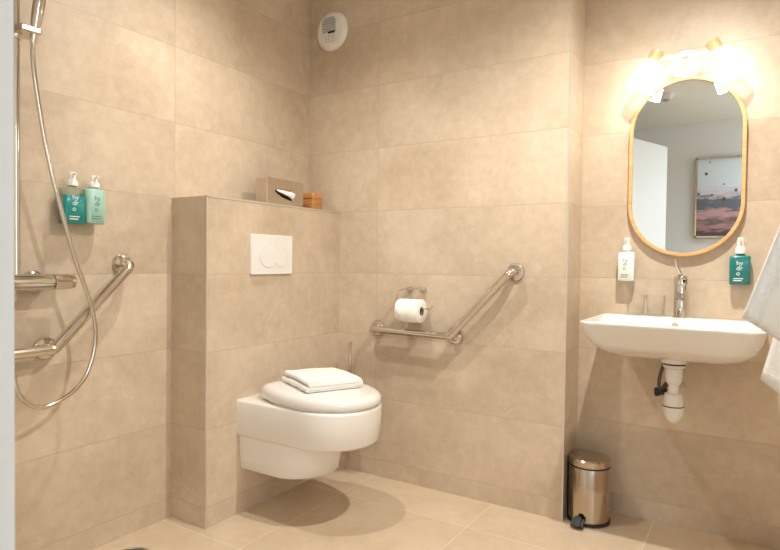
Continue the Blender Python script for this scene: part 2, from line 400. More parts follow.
# folded towel on the lid
ang = math.radians(66); ea, eb = Vector((math.cos(ang), math.sin(ang), 0)), Vector((math.cos(ang + PI / 2), math.sin(ang + PI / 2), 0))
P0 = Vector((-1.428, 1.709, 0.5125)); LA, LB = 0.245, 0.225
def fold_profile():
    """edge line of the folded cloth in (a, z): two plies joined by a soft fold at the far end"""
    th, c = 0.024, []
    for i in range(9): c.append((0.006 + (LA - 0.03) * i / 8, 0.0))
    for i in range(1, 12):
        a = -PI / 2 + PI * i / 12; c.append((LA - 0.026 + 0.026 * math.cos(a), 0.026 + 0.026 * math.sin(a)))
    for i in range(9): c.append((LA - 0.024 - (LA - 0.040) * i / 8, 0.052))
    for i in range(1, 8):
        a = PI / 2 + PI * i / 8; c.append((0.016 + 0.0125 * math.cos(a), 0.0395 + 0.0125 * math.sin(a)))
    for i in range(6): c.append((0.018 + 0.2 * i / 5, 0.0272))
    for i in range(6): c.append((0.218 - 0.208 * i / 5, 0.0252))
    for i in range(1, 6):
        a = PI / 2 + PI * i / 6; c.append((0.006 + 0.0125 * math.cos(a), 0.0126 + 0.0125 * math.sin(a)))
    return c
bm = bmesh.new(); rings = []
prof = fold_profile(); nb = 14
for k in range(nb + 1):
    q = k / nb; ins = 0.012 if k in (0, nb) else (0.003 if k in (1, nb - 1) else 0); ring = []
    qq = {0: 0.0, 1: 0.018, nb - 1: 0.982, nb: 1.0}.get(k, q)
    for a, z in prof:
        zc = 0.84 * (0.026 + (z - 0.026) * (1 - ins * 18 * 0.6))
        wob = 0.003 * noise.noise(Vector((a * 14, qq * 4, z * 30)))
        sag = 1 + 0.10 * math.sin(qq * PI) - 0.06 * (a / LA) * qq
        ring.append(P0 + ea * (a + 0.004 * noise.noise(Vector((qq * 5, z * 40, 3)))) + eb * (LB * qq + ins * 0) + Vector((0, 0, max(0.0, zc * sag + (wob if z > 0.001 else 0)))))
    for p in ring: p.z += 0.0205 * max(0.0, 1 - (p.x - XF) / 0.50)      # follows the slope of the lid
    rings.append(ring)
loft(bm, rings)
tw = link('folded_towel', bm, M['terry'], origin=tuple(P0 + ea * LA / 2 + eb * LB / 2), angle=70)
tag(tw, 'white folded towel lying on the closed toilet lid', 'towel')

# ------------------------------------------------------------------ things on the cistern box
bx, by = XF - 0.040, 1.984
tb = thing('tissue_box_cover', 'polished steel tissue box cover standing upright on the cistern box', 'tissue box', (bx - 0.0325, by, BOXZ + 0.0016))
bm = bmesh.new(); z0 = BOXZ + 0.0018; hh = 0.116
def tring(x, w, h, zc): return [Vector((x, by + a, zc + c)) for a, c in rrect(w, h, 0.003, 3)]
zc = z0 + hh / 2
# body with an oval slot cut into the front: ring of the face to ring of the slot
outer = rrect(0.236, hh, 0.003, 3); n_o = len(outer)
def slot_pts(n):
    o = []
    for i in range(n):
        a, c = outer[i]; th = math.atan2(c / hh, a / 0.236)
        o.append((0.066 * math.cos(th), 0.015 * math.sin(th)))
    return o
sl = slot_pts(n_o)
xf_ = bx
loft(bm, [[Vector((xf_ - 0.065, by + a, zc + c)) for a, c in outer], [Vector((xf_ - 0.0015, by + a, zc + c)) for a, c in outer],
          [Vector((xf_, by + a * 0.99, zc + c * 0.985)) for a, c in outer],
          [Vector((xf_, by + a, zc + 0.004 + c)) for a, c in sl], [Vector((xf_ - 0.012, by + a, zc + 0.004 + c)) for a, c in sl]], cap1=True)
link('cover', bm, M['satin'], tb, angle=30)
bm = bmesh.new(); rows = []
for i in range(13):
    q = i / 12; yy = by - 0.060 + 0.118 * q
    base = Vector((xf_ - 0.008, yy, zc + 0.006))
    drop = 0.004 + 0.034 * q ** 0.8; out = 0.016 + 0.014 * math.sin(q * PI)
    row = []
    for k in range(7):
        s_ = k / 6
        row.append(base + Vector((out * math.sin(s_ * PI * 0.62) + 0.002 * math.sin(q * 17 + k), 0.004 * math.sin(k + q * 5) - 0.01 * s_ * q, 0.006 * math.sin(s_ * PI) - drop * s_ ** 1.6)))
    rows.append(row)
loft(bm, rows, False, False, closed=False)
ti = link('tissue', bm, M['paper'], origin=(xf_, by, zc), angle=80)
ti.modifiers.new('thickness', 'SOLIDIFY').thickness = 0.0012
tag(ti, 'white paper tissue poking out of the slot of the steel box', 'tissue')

wx, wy = XF - 0.070, 2.203
wb = thing('wooden_box', 'small brown wooden box with lid in the corner of the cistern box', 'box', (wx, wy, BOXZ + 0.0002))
bm = bmesh.new()
def wring(w, z): return [Vector((wx + a, wy + c, z)) for a, c in rrect(w, w, 0.014, 6)]
loft(bm, [wring(0.073, BOXZ + 0.0002), wring(0.075, BOXZ + 0.003), wring(0.075, BOXZ + 0.0535)])
link('body', bm, M['cork'], wb, angle=50)
bm = bmesh.new(); loft(bm, [wring(0.068, BOXZ + 0.053), wring(0.068, BOXZ + 0.0565), wring(0.076, BOXZ + 0.0568), wring(0.076, BOXZ + 0.078), wring(0.072, BOXZ + 0.081)])
link('lid', bm, M['cork'], wb, angle=50)

# ------------------------------------------------------------------ grab bars (135 degree, three flanges)
def grab_bar(fn, label, loc, pa, pb, pc):
    """fn(u, out, z): u along the wall, out from the wall"""
    g = thing('grab_bar', label, 'grab bar', loc, 'angled grab bars')
    o_ = 0.062; r = 0.0165
    path = fillet([fn(pa[0], 0.004, pa[1]), fn(pa[0], o_, pa[1]), fn(pb[0], o_, pb[1]), fn(pc[0], o_, pc[1]), fn(pc[0], 0.004, pc[1])], 0.034, 9)
    link('rail', tube_bm(path, r, 20), M['steel'], g, angle=60)
    nrm_ = fn(0, 1, 0) - fn(0, 0, 0)
    for (u_, z_) in (pa, pb, pc):
        link('flange', lathe_bm(fn(u_, 0, z_), nrm_, [(0.037, 0), (0.037, 0.006), (0.034, 0.010), (0.022, 0.011), (0.0185, 0.013)], 36), M['steel'], g)
    link('post', tube_bm([fn(pb[0], 0.004, pb[1]), fn(pb[0], o_ - 0.006, pb[1])], r * 0.92, 20), M['steel'], g)
    return g
grab_bar(lambda u, o, z: Vector((u, YB - o, z)), 'angled steel grab bar on the back wall beneath the toilet paper roll', (-1.19, YB, 0.70), (-1.520, 0.706), (-1.116, 0.701), (-0.847, 0.983))
grab_bar(lambda u, o, z: Vector((XL + o, u, z)), 'angled steel grab bar on the shower wall behind the hose', (XL, 1.02, 0.727), (0.610, 0.726), (1.020, 0.727), (1.293, 1.000))

# ------------------------------------------------------------------ toilet roll and its holder
h = thing('toilet_roll_holder', 'chrome wire toilet roll holder with two wall posts', 'toilet roll holder', (-1.308, YB, 0.894))
for px in (-1.345, -1.275):
    link('post', lathe_bm((px, YB, 0.894), (0, -1, 0), [(0.012, 0), (0.012, 0.022), (0.009, 0.026)], 24), M['chrome'], h)
RY, RZ, RX0, RX1 = YB - 0.070, 0.803, -1.358, -1.248
wire = fillet([(-1.275, YB - 0.02, 0.894), (-1.275, YB - 0.034, 0.899), (-1.345, YB - 0.034, 0.899), (-1.386, YB - 0.045, 0.888), (-1.386, RY, RZ + 0.012), (-1.205, RY, RZ + 0.012), (-1.195, RY - 0.005, RZ + 0.028)], 0.018, 7)
link('wire', tube_bm(wire, 0.0038, 10), M['chrome'], h)
rl = thing('toilet_paper_roll', 'white toilet paper roll hanging on the chrome wire holder', 'toilet paper', ((RX0 + RX1) / 2, RY, RZ - 0.05))
bm = bmesh.new(); lathe(bm, (RX0, RY, RZ), (1, 0, 0), [(0.019, 0), (0.050, 0), (0.052, 0.002), (0.052, 0.108), (0.050, 0.11), (0.019, 0.11)], 48, False, False)
# folded triangle at the loose end
tri = [(RX0 + 0.004, -0.2), (RX1 - 0.004, -0.2), ]
v0 = []
def onroll(x, a, r=0.0535): return Vector((x, RY - r * math.cos(a), RZ + r * math.sin(a)))
for i in range(9):
    q = i / 8; a = 1.1 - 1.75 * q; half = 0.5 * (RX1 - RX0) * (1 - max(0, (q - 0.35) / 0.65) * 0.96)
    xc = (RX0 + RX1) / 2 - 0.015 * max(0, (q - 0.35) / 0.65)
    v0.append([bm.verts.new(onroll(xc + half * (-1 + 2 * k / 4), a)) for k in range(5)])
for a_, b_ in zip(v0, v0[1:]):
    for k in range(4): bm.faces.new((a_[k], a_[k + 1], b_[k + 1], b_[k]))
link('paper', bm, M['paper'], rl, angle=50)
bm = bmesh.new(); lathe(bm, (RX0 + 0.001, RY, RZ), (1, 0, 0), [(0.0175, 0), (0.0195, 0), (0.0195, 0.109), (0.0175, 0.109), (0.0175, 0)], 32, False, False)
link('core', bm, M['card'], rl)

# ------------------------------------------------------------------ toilet brush
ux, uy = -1.638, YB - 0.062
hb = thing('toilet_brush_holder', 'steel toilet brush holder on the back wall behind the toilet', 'toilet brush holder', (ux, YB, 0.13))
link('cup', lathe_bm((ux, uy, 0.135), (0, 0, 1), [(0.032, 0), (0.040, 0.004), (0.041, 0.02), (0.041, 0.25), (0.038, 0.25), (0.038, 0.02), (0.0, 0.018)], 32, True, False), M['bronze'], hb)
link('wall_bracket', box_bm(ux - 0.02, ux + 0.02, uy + 0.036, YB + 0.002, 0.24, 0.30), M['steel'], hb, smooth=False, bevel=0.003)
br = thing('toilet_brush', 'toilet brush with slim steel handle rising behind the toilet', 'toilet brush', (ux, uy, 0.158))
link('handle', lathe_bm((ux, uy, 0.20), (0, 0, 1), [(0.0085, 0), (0.0085, 0.30), (0.0065, 0.31), (0.0065, 0.433), (0.004, 0.436)], 18), M['bronze'], br)
link('lid', lathe_bm((ux, uy, 0.3855), (0, 0, 1), [(0.042, 0), (0.042, 0.006), (0.02, 0.012), (0.009, 0.02)], 32), M['bronze'], br)
bm = bmesh.new()
lathe(bm, (ux, uy, 0.158), (0, 0, 1), [(0.012, 0), (0.030, 0.008), (0.034, 0.04), (0.030, 0.075), (0.010, 0.085)], 24)
link('bristles', bm, M['plastic'], br)

# ------------------------------------------------------------------ round wall vent
vx, vz = -1.807, 2.150
ve = thing('wall_vent', 'round white ventilation grille high on the back wall', 'vent', (vx, YB, vz))
bm = bmesh.new(); lathe(bm, (vx, YB, vz), (0, -1, 0), [(0.094, 0), (0.096, 0.006), (0.092, 0.014), (0.078, 0.022), (0.070, 0.024), (0.0, 0.0245)], 56)
vc = link('cover', bm, M['plastic'], ve)
bm = bmesh.new()
for k in range(6):
    zz = vz + 0.058 - k * 0.0125; hw = 0.046 if k else 0.036
    add_box(bm, vx - hw, vx + hw - 0.012, YB - 0.030, YB - 0.023, zz - 0.003, zz + 0.003)
link('louvre', bm, M['grey'], vc, smooth=False, bevel=0.001)
link('slide', box_bm(vx - 0.008, vx + 0.030, YB - 0.031, YB - 0.023, vz - 0.016, vz - 0.009), M['black'], vc, smooth=False)
bm = bmesh.new()
for k in range(3):
    for j in range(4): lathe(bm, (vx - 0.024 + j * 0.016, YB - 0.0235, vz - 0.030 - k * 0.012), (0, -1, 0), [(0.0034, 0), (0.0034, 0.0018)], 10)
link('perforation', bm, M['grey'], vc)

# ------------------------------------------------------------------ shower fittings on the left wall
RYY, RXX = 0.912, XL + 0.052
sr = thing('shower_rail', 'chrome riser rail running up the shower wall beside the door leaf', 'shower rail', (XL, RYY, 0.95))
link('pole', tube_bm([(RXX, RYY, 0.955), (RXX, RYY, 2.02)], 0.0105, 18), M['chrome'], sr, angle=60)
for zz in (2.0, 1.0):
    link('bracket', lathe_bm((XL, RYY, zz), (1, 0, 0), [(0.018, 0), (0.018, 0.010), (0.012, 0.014), (0.012, 0.055)], 22), M['chrome'], sr)
bm = bmesh.new()
def yz(o, w, hgt, x, zc_): return [Vector((x, o + a, zc_ + c)) for a, c in rrect(w, hgt, 0.006, 4)]
add_box(bm, XL + 0.036, XL + 0.118, RYY - 0.017, RYY + 0.043, 1.684, 1.704)
sl_ = link('slider', bm, M['steel'], sr, smooth=False, bevel=0.005)
link('slider_collar', lathe_bm((RXX, RYY, 1.672), (0, 0, 1), [(0.015, 0), (0.018, 0.004), (0.018, 0.040), (0.015, 0.044)], 24), M['chrome'], sl_)

HS0 = Vector((XL + 0.098, 0.938, 1.660)); HS1 = Vector((XL + 0.128, 0.951, 1.845))
hs = thing('hand_shower', 'chrome hand shower held in the slider of the riser rail', 'hand shower', tuple(HS0))
ax = (HS1 - HS0).normalized()
link('handle', lathe_bm(HS0, ax, [(0.009, 0), (0.010, 0.02), (0.0115, 0.045), (0.015, 0.06), (0.017, 0.10), (0.0165, 0.20), (0.014, 0.235)], 24), M['chrome'], hs)
hd = HS0 + ax * 0.27; hdir = Vector((0.75, 0.12, -0.62)).normalized()
bm = bmesh.new(); lathe(bm, hd - hdir * 0.012, hdir, [(0.012, -0.022), (0.03, -0.012), (0.052, 0.0), (0.055, 0.012), (0.052, 0.022)], 36)
tube(bm, [HS0 + ax * 0.225, HS0 + ax * 0.25, hd - hdir * 0.02], 0.0125, 16)
sh_ = link('spray_head', bm, M['chrome'], hs)
link('spray_face', lathe_bm(hd + hdir * 0.0095, hdir, [(0.048, 0), (0.046, 0.004), (0.0, 0.005)], 36), M['grey'], sh_)

mx_, mz = XL + 0.070, 0.943
mxr = thing('shower_mixer', 'chrome thermostatic mixer bar on the shower wall under the rail', 'shower mixer', (XL, 0.87, mz))
link('body', lathe_bm((mx_, 0.735, mz), (0, 1, 0), [(0.020, 0), (0.0245, 0.004), (0.0245, 0.27), (0.022, 0.273)], 32), M['chrome'], mxr)
link('temperature_knob', lathe_bm((mx_, 1.0095, mz), (0, 1, 0), [(0.021, 0), (0.0245, 0.002), (0.0245, 0.052), (0.0225, 0.054), (0.0222, 0.066), (0.019, 0.068)], 14), M['steel'], mxr, angle=15)
link('flow_knob', lathe_bm((mx_, 0.733, mz), (0, -1, 0), [(0.022, 0), (0.0245, 0.002), (0.0245, 0.055), (0.021, 0.06)], 32), M['steel'], mxr)
link('knob_ring', lathe_bm((mx_, 1.0075, mz), (0, 1, 0), [(0.0225, 0), (0.0225, 0.0025)], 32), M['black'], mxr)
link('stop_button', box_bm(mx_ + 0.012, mx_ + 0.026, 1.025, 1.055, mz + 0.006, mz + 0.018), M['chrome'], mxr, smooth=False, bevel=0.003)
for yy in (0.795, 0.985):
    link('wall_rosette', lathe_bm((XL, yy, mz), (1, 0, 0), [(0.036, 0), (0.036, 0.006), (0.030, 0.014), (0.020, 0.018), (0.017, 0.062)], 32), M['chrome'], mxr)
link('outlet', lathe_bm((mx_, 0.890, mz - 0.022), (0, 0, -1), [(0.012, 0), (0.012, 0.014), (0.0145, 0.015), (0.0145, 0.032), (0.010, 0.036)], 22), M['chrome'], mxr)

hx = XL + 0.100
hyz = [(0.937, 1.674), (0.937, 1.609), (0.945, 1.537), (0.963, 1.421), (0.977, 1.347), (0.997, 1.259), (1.028, 1.142), (1.066, 1.013), (1.094, 0.935), (1.122, 0.852), (1.134, 0.773), (1.124, 0.697), (1.094, 0.626), (1.036, 0.579), (0.960, 0.560), (0.906, 0.595)]
pts = [(hx, *q) for q in hyz] + [(hx - 0.010, 0.887, 0.66), (hx - 0.022, 0.884, 0.776), (mx_, 0.890, 0.888)]
path = catmull(pts, 14)
bm = bmesh.new(); tube(bm, path, 0.0068, 14)
ho = link('shower_hose', bm, M['steel'], origin=(hx, 0.97, 0.55), angle=70)
tag(ho, 'long metal shower hose hanging in a loop across the shower wall', 'hose')

# ------------------------------------------------------------------ pump bottles fixed to the walls
def dispenser(fn, label, loc, w, hb_, dep, htot, body, ink, fill=None, brand=True, corner=0.010, lw=0.022, neck=None):
    """fn(u, out, z) with z from the bottle's foot; u to the right seen from the room"""
    g = thing('pump_bottle', label, 'pump bottle', loc, 'wall-mounted pump bottles')
    o0 = 0.014
    def ring(ww, dd, z, r=None): return [fn(a, o0 + dep / 2 + c, z) for a, c in rrect(ww, dd, min(r or corner, dd / 2 - 0.001), 6)]
    def body_bm(ins, z0, z1, top):
        bm = bmesh.new()
        rs = [ring(w - 0.006 - 2 * ins, dep - 0.006 - 2 * ins, z0), ring(w - 2 * ins, dep - 2 * ins, z0 + 0.003), ring(w - 2 * ins, dep - 2 * ins, z1 - 0.004)]
        rs += [ring(w - 0.006 - 2 * ins, dep - 0.006 - 2 * ins, z1)]
        if top: rs += [ring(0.030, 0.026, z1 + 0.003, 0.0125), ring(0.026, 0.024, z1 + 0.008, 0.0115)]
        loft(bm, rs); return bm
    b_ = link('bottle', body_bm(0, 0, hb_, True), body, g, angle=50)
    if fill: link('liquid', body_bm(0.0022, 0.002, hb_ * 0.80, False), fill, b_, angle=50)
    if neck: link('neck', lathe_bm(fn(0, o0 + dep / 2, hb_ + 0.007), (0, 0, 1), [(0.012, 0), (0.012, 0.006)], 20), neck, g)
    c = fn(0, o0 + dep / 2, hb_ + 0.008); k = (htot - hb_ - 0.008) / 0.05
    bm = bmesh.new(); lathe(bm, c, (0, 0, 1), [(0.0175, 0), (0.0180, 0.002), (0.0170, 0.016 * k), (0.0125, 0.022 * k), (0.0105, 0.028 * k), (0.0100, 0.046 * k), (0.008, 0.05 * k)], 28)
    out = (fn(0, 1, 0) - fn(0, 0, 0)); zt = Vector((0, 0, 0.043 * k))
    tube(bm, [c + zt + out * 0.004, c + zt + out * 0.018, c + zt + out * 0.026 - Vector((0, 0, 0.003))], 0.0042, 10)
    link('pump', bm, M['pump'], g, angle=45)
    bm = bmesh.new(); vs = []
    for (ww, zz0, zz1, oo0, oo1) in ((w * 0.55, hb_ * 0.25, hb_ * 0.8, -0.002, o0 + 0.002),):
        p = [fn(a, o, z) for a in (-ww / 2, ww / 2) for o in (oo0, oo1) for z in (zz0, zz1)]
        v = [bm.verts.new(q) for q in p]
        for f in ((0, 1, 3, 2), (4, 6, 7, 5), (0, 4, 5, 1), (2, 3, 7, 6), (0, 2, 6, 4), (1, 5, 7, 3)): bm.faces.new([v[i] for i in f])
    link('wall_bracket', bm, M['steel'], g, smooth=False)
    fr = o0 + dep + 0.0002
    bm = text_bm('hy\ndr\no', lw * 1.05, lambda a, c_, e: fn(a - w * 0.17, fr + e, c_ + hb_ * 0.68), spacing=0.80)
    link('lettering', bm, ink, b_, smooth=False)
    bm = bmesh.new()
    for i, (uu0, uu1) in enumerate(((-0.3, 0.16), (-0.3, 0.10))):
        z = hb_ * (0.20 - 0.07 * i); p = [fn(uu0 * w, fr, z), fn(uu1 * w, fr, z), fn(uu1 * w, fr, z + 0.003), fn(uu0 * w, fr, z + 0.003)]
        q = [fn(uu0 * w, fr + 0.0004, z), fn(uu1 * w, fr + 0.0004, z), fn(uu1 * w, fr + 0.0004, z + 0.003), fn(uu0 * w, fr + 0.0004, z + 0.003)]
        loft(bm, [p, q])
    link('small_print', bm, ink, b_, smooth=False)
    return g
def on_left(y0, z0): return lambda u, o, z: Vector((XL + o, y0 + u, z0 + z))
def on_front(x0, z0): return lambda u, o, z: Vector((x0 + u, YM - o, z0 + z))
dispenser(on_left(1.091, 1.129), 'clear pump bottle part-filled with turquoise gel on the shower wall', (XL, 1.091, 1.129), 0.073, 0.118, 0.046, 0.171, M['clear'], M['ink_white'], M['teal'], neck=M['black'])
dispenser(on_left(1.166, 1.135), 'pale mint green pump bottle on the shower wall', (XL, 1.166, 1.135), 0.071, 0.115, 0.046, 0.163, M['mint'], M['ink_teal'], corner=0.020, neck=M['black'])
dispenser(on_front(-0.447, 0.954), 'milky white pump bottle left below the oval mirror', (-0.447, YM, 0.954), 0.061, 0.113, 0.045, 0.172, M['milk'], M['ink_teal'], lw=0.019, neck=M['black'])
dispenser(on_front(-0.0575, 0.951), 'dark teal pump bottle right below the oval mirror', (-0.0575, YM, 0.951), 0.067, 0.105, 0.043, 0.172, M['teal_dark'], M['ink_white'], neck=M['black'])

# ------------------------------------------------------------------ oval mirror
mcx, mz0, mz1, mr_ = -0.2475, 1.053, 1.737, 0.201
mi = thing('oval_mirror', 'tall oval mirror in a thin oak frame above the washbasin', 'mirror', (mcx, YM, mz0))
def stadium(ins, y, n=36):
    r = mr_ - ins; o = []
    for i in range(n + 1):
        a = PI * i / n; o.append(Vector((mcx + r * math.cos(a), y, mz1 - mr_ + r * math.sin(a))))
    for i in range(n + 1):
        a = PI + PI * i / n; o.append(Vector((mcx + r * math.cos(a), y, mz0 + mr_ + r * math.sin(a))))
    return o
bm = bmesh.new()
loft(bm, [stadium(0, YM), stadium(0, YM - 0.027), stadium(0.0012, YM - 0.0295), stadium(0.0030, YM - 0.030), stadium(0.0125, YM - 0.030), stadium(0.0135, YM - 0.0285), stadium(0.0135, YM - 0.010), stadium(0.0135, YM)], False, False)
link('frame', bm, M['oak'], mi, angle=40)
bm = bmesh.new(); loft(bm, [stadium(0.0136, YM - 0.012), stadium(0.0136, YM - 0.022)])
link('mirror_glass', bm, M['mirror'], mi, smooth=False)

# ------------------------------------------------------------------ two-armed lamp over the mirror
lx, lz = -0.252, 1.786
la = thing('wall_lamp', 'white wall lamp with two glowing cone shades above the mirror', 'wall lamp', (lx, YM, lz))
link('wall_plate', lathe_bm((lx, YM, lz), (0, -1, 0), [(0.054, 0), (0.055, 0.004), (0.055, 0.024), (0.050, 0.030), (0.0, 0.032)], 44), M['plastic'], la)
link('stem', tube_bm([(lx, YM - 0.02, lz + 0.008), (lx, YM - 0.078, lz + 0.008)], 0.012, 18), M['plastic'], la)
ly = YM - 0.085
link('rod', tube_bm([(lx - 0.096, ly, lz + 0.014), (lx + 0.096, ly, lz + 0.014)], 0.0065, 14), M['plastic'], la)
for sgn, end, axd in ((-1, Vector((-0.360, ly, 1.792)), Vector((-0.40, -0.06, -0.90))), (1, Vector((-0.143, ly, 1.795)), Vector((0.44, -0.06, -0.88)))):
    axd.normalize()
    link('wooden_cap', lathe_bm(end - axd * 0.044, axd, [(0.0225, 0), (0.0235, 0.002), (0.0235, 0.044), (0.020, 0.046)], 28), M['beech'], la)
    bm = bmesh.new(); lathe(bm, end, axd, [(0.022, 0), (0.034, 0.004), (0.040, 0.014), (0.046, 0.042), (0.052, 0.078), (0.056, 0.106), (0.0535, 0.106), (0.048, 0.075), (0.040, 0.03), (0.0, 0.02)], 40, True, False)
    link('shade', bm, M['shade'], la, angle=60)

# ------------------------------------------------------------------ washbasin
SX0, SX1, SY0, SY1, SZ = -0.530, 0.027, 2.085, YM, 0.822
wb_ = thing('washbasin', 'white rectangular washbasin hung on the wall under the mirror', 'washbasin', ((SX0 + SX1) / 2, YM, 0.69))
def sring(il, ifr, ib, z, r, n=8):
    """inset left/right, front, back"""
    x0, x1, y0, y1 = SX0 + il, SX1 - il, SY0 + ifr, SY1 - ib; o = []
    rb = 0.004 if ib < 0.01 else r
    for cx, cy, a0, rr in ((x1 - rb, y1 - rb, 0, rb), (x0 + rb, y1 - rb, PI / 2, rb), (x0 + r, y0 + r, PI, r), (x1 - r, y0 + r, 1.5 * PI, r)):
        for i in range(n + 1):
            a = a0 + PI / 2 * i / n; o.append(Vector((cx + rr * math.cos(a), cy + rr * math.sin(a), z)))
    return o
bm = bmesh.new()
loft(bm, [sring(0.16, 0.20, 0.0, 0.690, 0.06), sring(0.115, 0.145, 0.0, 0.692, 0.07), sring(0.080, 0.100, 0.0, 0.700, 0.07), sring(0.048, 0.062, 0.0, 0.717, 0.065), sring(0.026, 0.034, 0.0, 0.742, 0.055), sring(0.010, 0.014, 0.0, 0.775, 0.045),
          sring(0.001, 0.002, 0.0, 0.810, 0.038), sring(0.0, 0.0, 0.0, 0.817, 0.036), sring(0.002, 0.002, 0.001, SZ - 0.001, 0.036), sring(0.006, 0.006, 0.003, SZ, 0.034),
          sring(0.014, 0.013, 0.120, SZ, 0.035), sring(0.018, 0.017, 0.124, SZ - 0.004, 0.036), sring(0.028, 0.028, 0.132, 0.79, 0.045), sring(0.05, 0.05, 0.145, 0.745, 0.06), sring(0.10, 0.09, 0.17, 0.722, 0.07), sring(0.20, 0.14, 0.20, 0.715, 0.05)])
link('basin', bm, M['ceramic'], wb_, angle=55)
link('overflow_ring', lathe_bm((-0.2575, YM - 0.1285, 0.797), (0, -1, -0.2), [(0.006, 0), (0.0105, 0.001), (0.0105, 0.004), (0.007, 0.005), (0.006, 0.002), (0.0, 0.002)], 26), M['steel'], wb_)
link('drain', lathe_bm((-0.2515, 2.305, 0.7155), (0, 0, 1), [(0.032, 0), (0.032, 0.002), (0.024, 0.004), (0.0, 0.003)], 32), M['chrome'], wb_)

fx, fy = -0.249, YM - 0.052
fa = thing('faucet', 'chrome single-lever faucet on the back ledge of the washbasin', 'faucet', (fx, fy, SZ))
link('body', lathe_bm((fx, fy, SZ), (0, 0, 1), [(0.026, 0), (0.026, 0.004), (0.0235, 0.007), (0.0225, 0.085), (0.023, 0.120), (0.021, 0.124)], 36), M['chrome'], fa)
link('spout', tube_bm([(fx, fy - 0.012, SZ + 0.076), (fx, fy - 0.05, SZ + 0.083), (fx, fy - 0.095, SZ + 0.088)], lambda q: 0.016 - 0.004 * q, 20), M['chrome'], fa)
cc_ = link('cartridge_cap', lathe_bm((fx, fy, SZ + 0.1225), (0, 0, 1), [(0.0215, 0), (0.0245, 0.003), (0.0245, 0.026), (0.020, 0.033), (0.008, 0.037)], 32), M['chrome'], fa)
link('lever', tube_bm(catmull([(fx, fy, SZ + 0.150), (fx - 0.003, fy - 0.010, SZ + 0.168), (fx - 0.013, fy - 0.025, SZ + 0.195), (fx - 0.016, fy - 0.034, SZ + 0.222)], 6), lambda q: 0.0075 - 0.002 * q, 14), M['steel'], fa)
bm = bmesh.new(); lathe(bm, (fx + 0.012, fy - 0.0205, SZ + 0.138), (0.5, -0.86, 0), [(0.0055, 0), (0.0055, 0.002)], 16)
link('marker', bm, M['black'], cc_)

# drinking glasses
def glass(x, y):
    g = lathe_bm((x, y, SZ + 0.0002), (0, 0, 1), [(0.0, 0), (0.029, 0), (0.031, 0.003), (0.036, 0.080), (0.0345, 0.0805), (0.0295, 0.008), (0.0, 0.006)], 36, False, False)
    return link('drinking_glass', g, M['glass'], origin=(x, y, SZ), angle=50)
GX = [(-0.406, YM - 0.060), (-0.334, YM - 0.058)]
g0 = tag(glass(*GX[0]), 'clear drinking glass on the basin ledge, the farther one from the faucet', 'glass', 'drinking glasses on the basin ledge')
g1 = g0.copy(); COL.objects.link(g1); g1.location = (*GX[1], SZ)
g1['label'] = 'clear drinking glass on the basin ledge, the nearer one to the faucet'

# bottle trap under the basin
tx, ty = -0.2465, 2.305
tr = thing('bottle_trap', 'white plastic bottle trap hanging under the washbasin', 'drain trap', (tx, ty, 0.46))
link('waste_flange', lathe_bm((tx, ty, 0.693), (0, 0, -1), [(0.044, 0), (0.044, 0.012), (0.041, 0.020)], 32), M['ceramic'], tr)
link('gasket', lathe_bm((tx, ty, 0.674), (0, 0, -1), [(0.038, 0), (0.038, 0.007)], 32), M['black'], tr)
link('collar', lathe_bm((tx, ty, 0.668), (0, 0, -1), [(0.036, 0), (0.037, 0.003), (0.036, 0.010), (0.029, 0.014)], 32), M['plastic'], tr)
bm = bmesh.new(); lathe(bm, (tx, ty, 0.657), (0, 0, -1), [(0.024, 0), (0.028, 0.006), (0.029, 0.030), (0.026, 0.052), (0.019, 0.062)], 12)
link('nut', bm, M['plastic'], tr, angle=20)
link('pipe', lathe_bm((tx, ty, 0.598), (0, 0, -1), [(0.0175, 0), (0.0175, 0.04)], 26), M['plastic'], tr)
link('trap_neck', lathe_bm((tx, ty, 0.5655), (0, 0, -1), [(0.024, 0), (0.029, 0.003), (0.0335, 0.045)], 30), M['plastic'], tr)
link('trap_seal', lathe_bm((tx, ty, 0.5215), (0, 0, -1), [(0.0352, 0), (0.0352, 0.0035)], 30), M['charcoal'], tr)
link('trap_cup', lathe_bm((tx, ty, 0.519), (0, 0, -1), [(0.0345, 0), (0.0345, 0.016), (0.031, 0.034), (0.023, 0.050), (0.012, 0.059), (0.0, 0.061)], 30), M['plastic'], tr)
link('wall_pipe', tube_bm([(tx, ty + 0.02, 0.545), (tx, YM, 0.545)], 0.016, 20), M['plastic'], tr)
su = thing('supply_hose', 'dark flexible supply hose with black valve left of the bottle trap', 'hose', (tx - 0.05, ty + 0.06, 0.54))
link('hose', tube_bm(catmull([(tx - 0.028, ty + 0.06, 0.688), (tx - 0.036, ty + 0.055, 0.665), (tx - 0.050, ty + 0.05, 0.62), (tx - 0.054, ty + 0.05, 0.575), (tx - 0.046, ty + 0.05, 0.555)], 8), 0.0065, 12), M['rubber'], su)
bm = bmesh.new(); lathe(bm, (tx - 0.070, ty + 0.05, 0.552), (1, 0.1, 0.05), [(0.010, 0), (0.016, 0.003), (0.016, 0.016), (0.011, 0.019), (0.011, 0.032), (0.014, 0.034), (0.014, 0.044)], 12)
tube(bm, [(tx - 0.05, ty + 0.055, 0.552), (tx - 0.05, YM, 0.552)], 0.009, 12)
link('valve', bm, M['black'], su, angle=25)

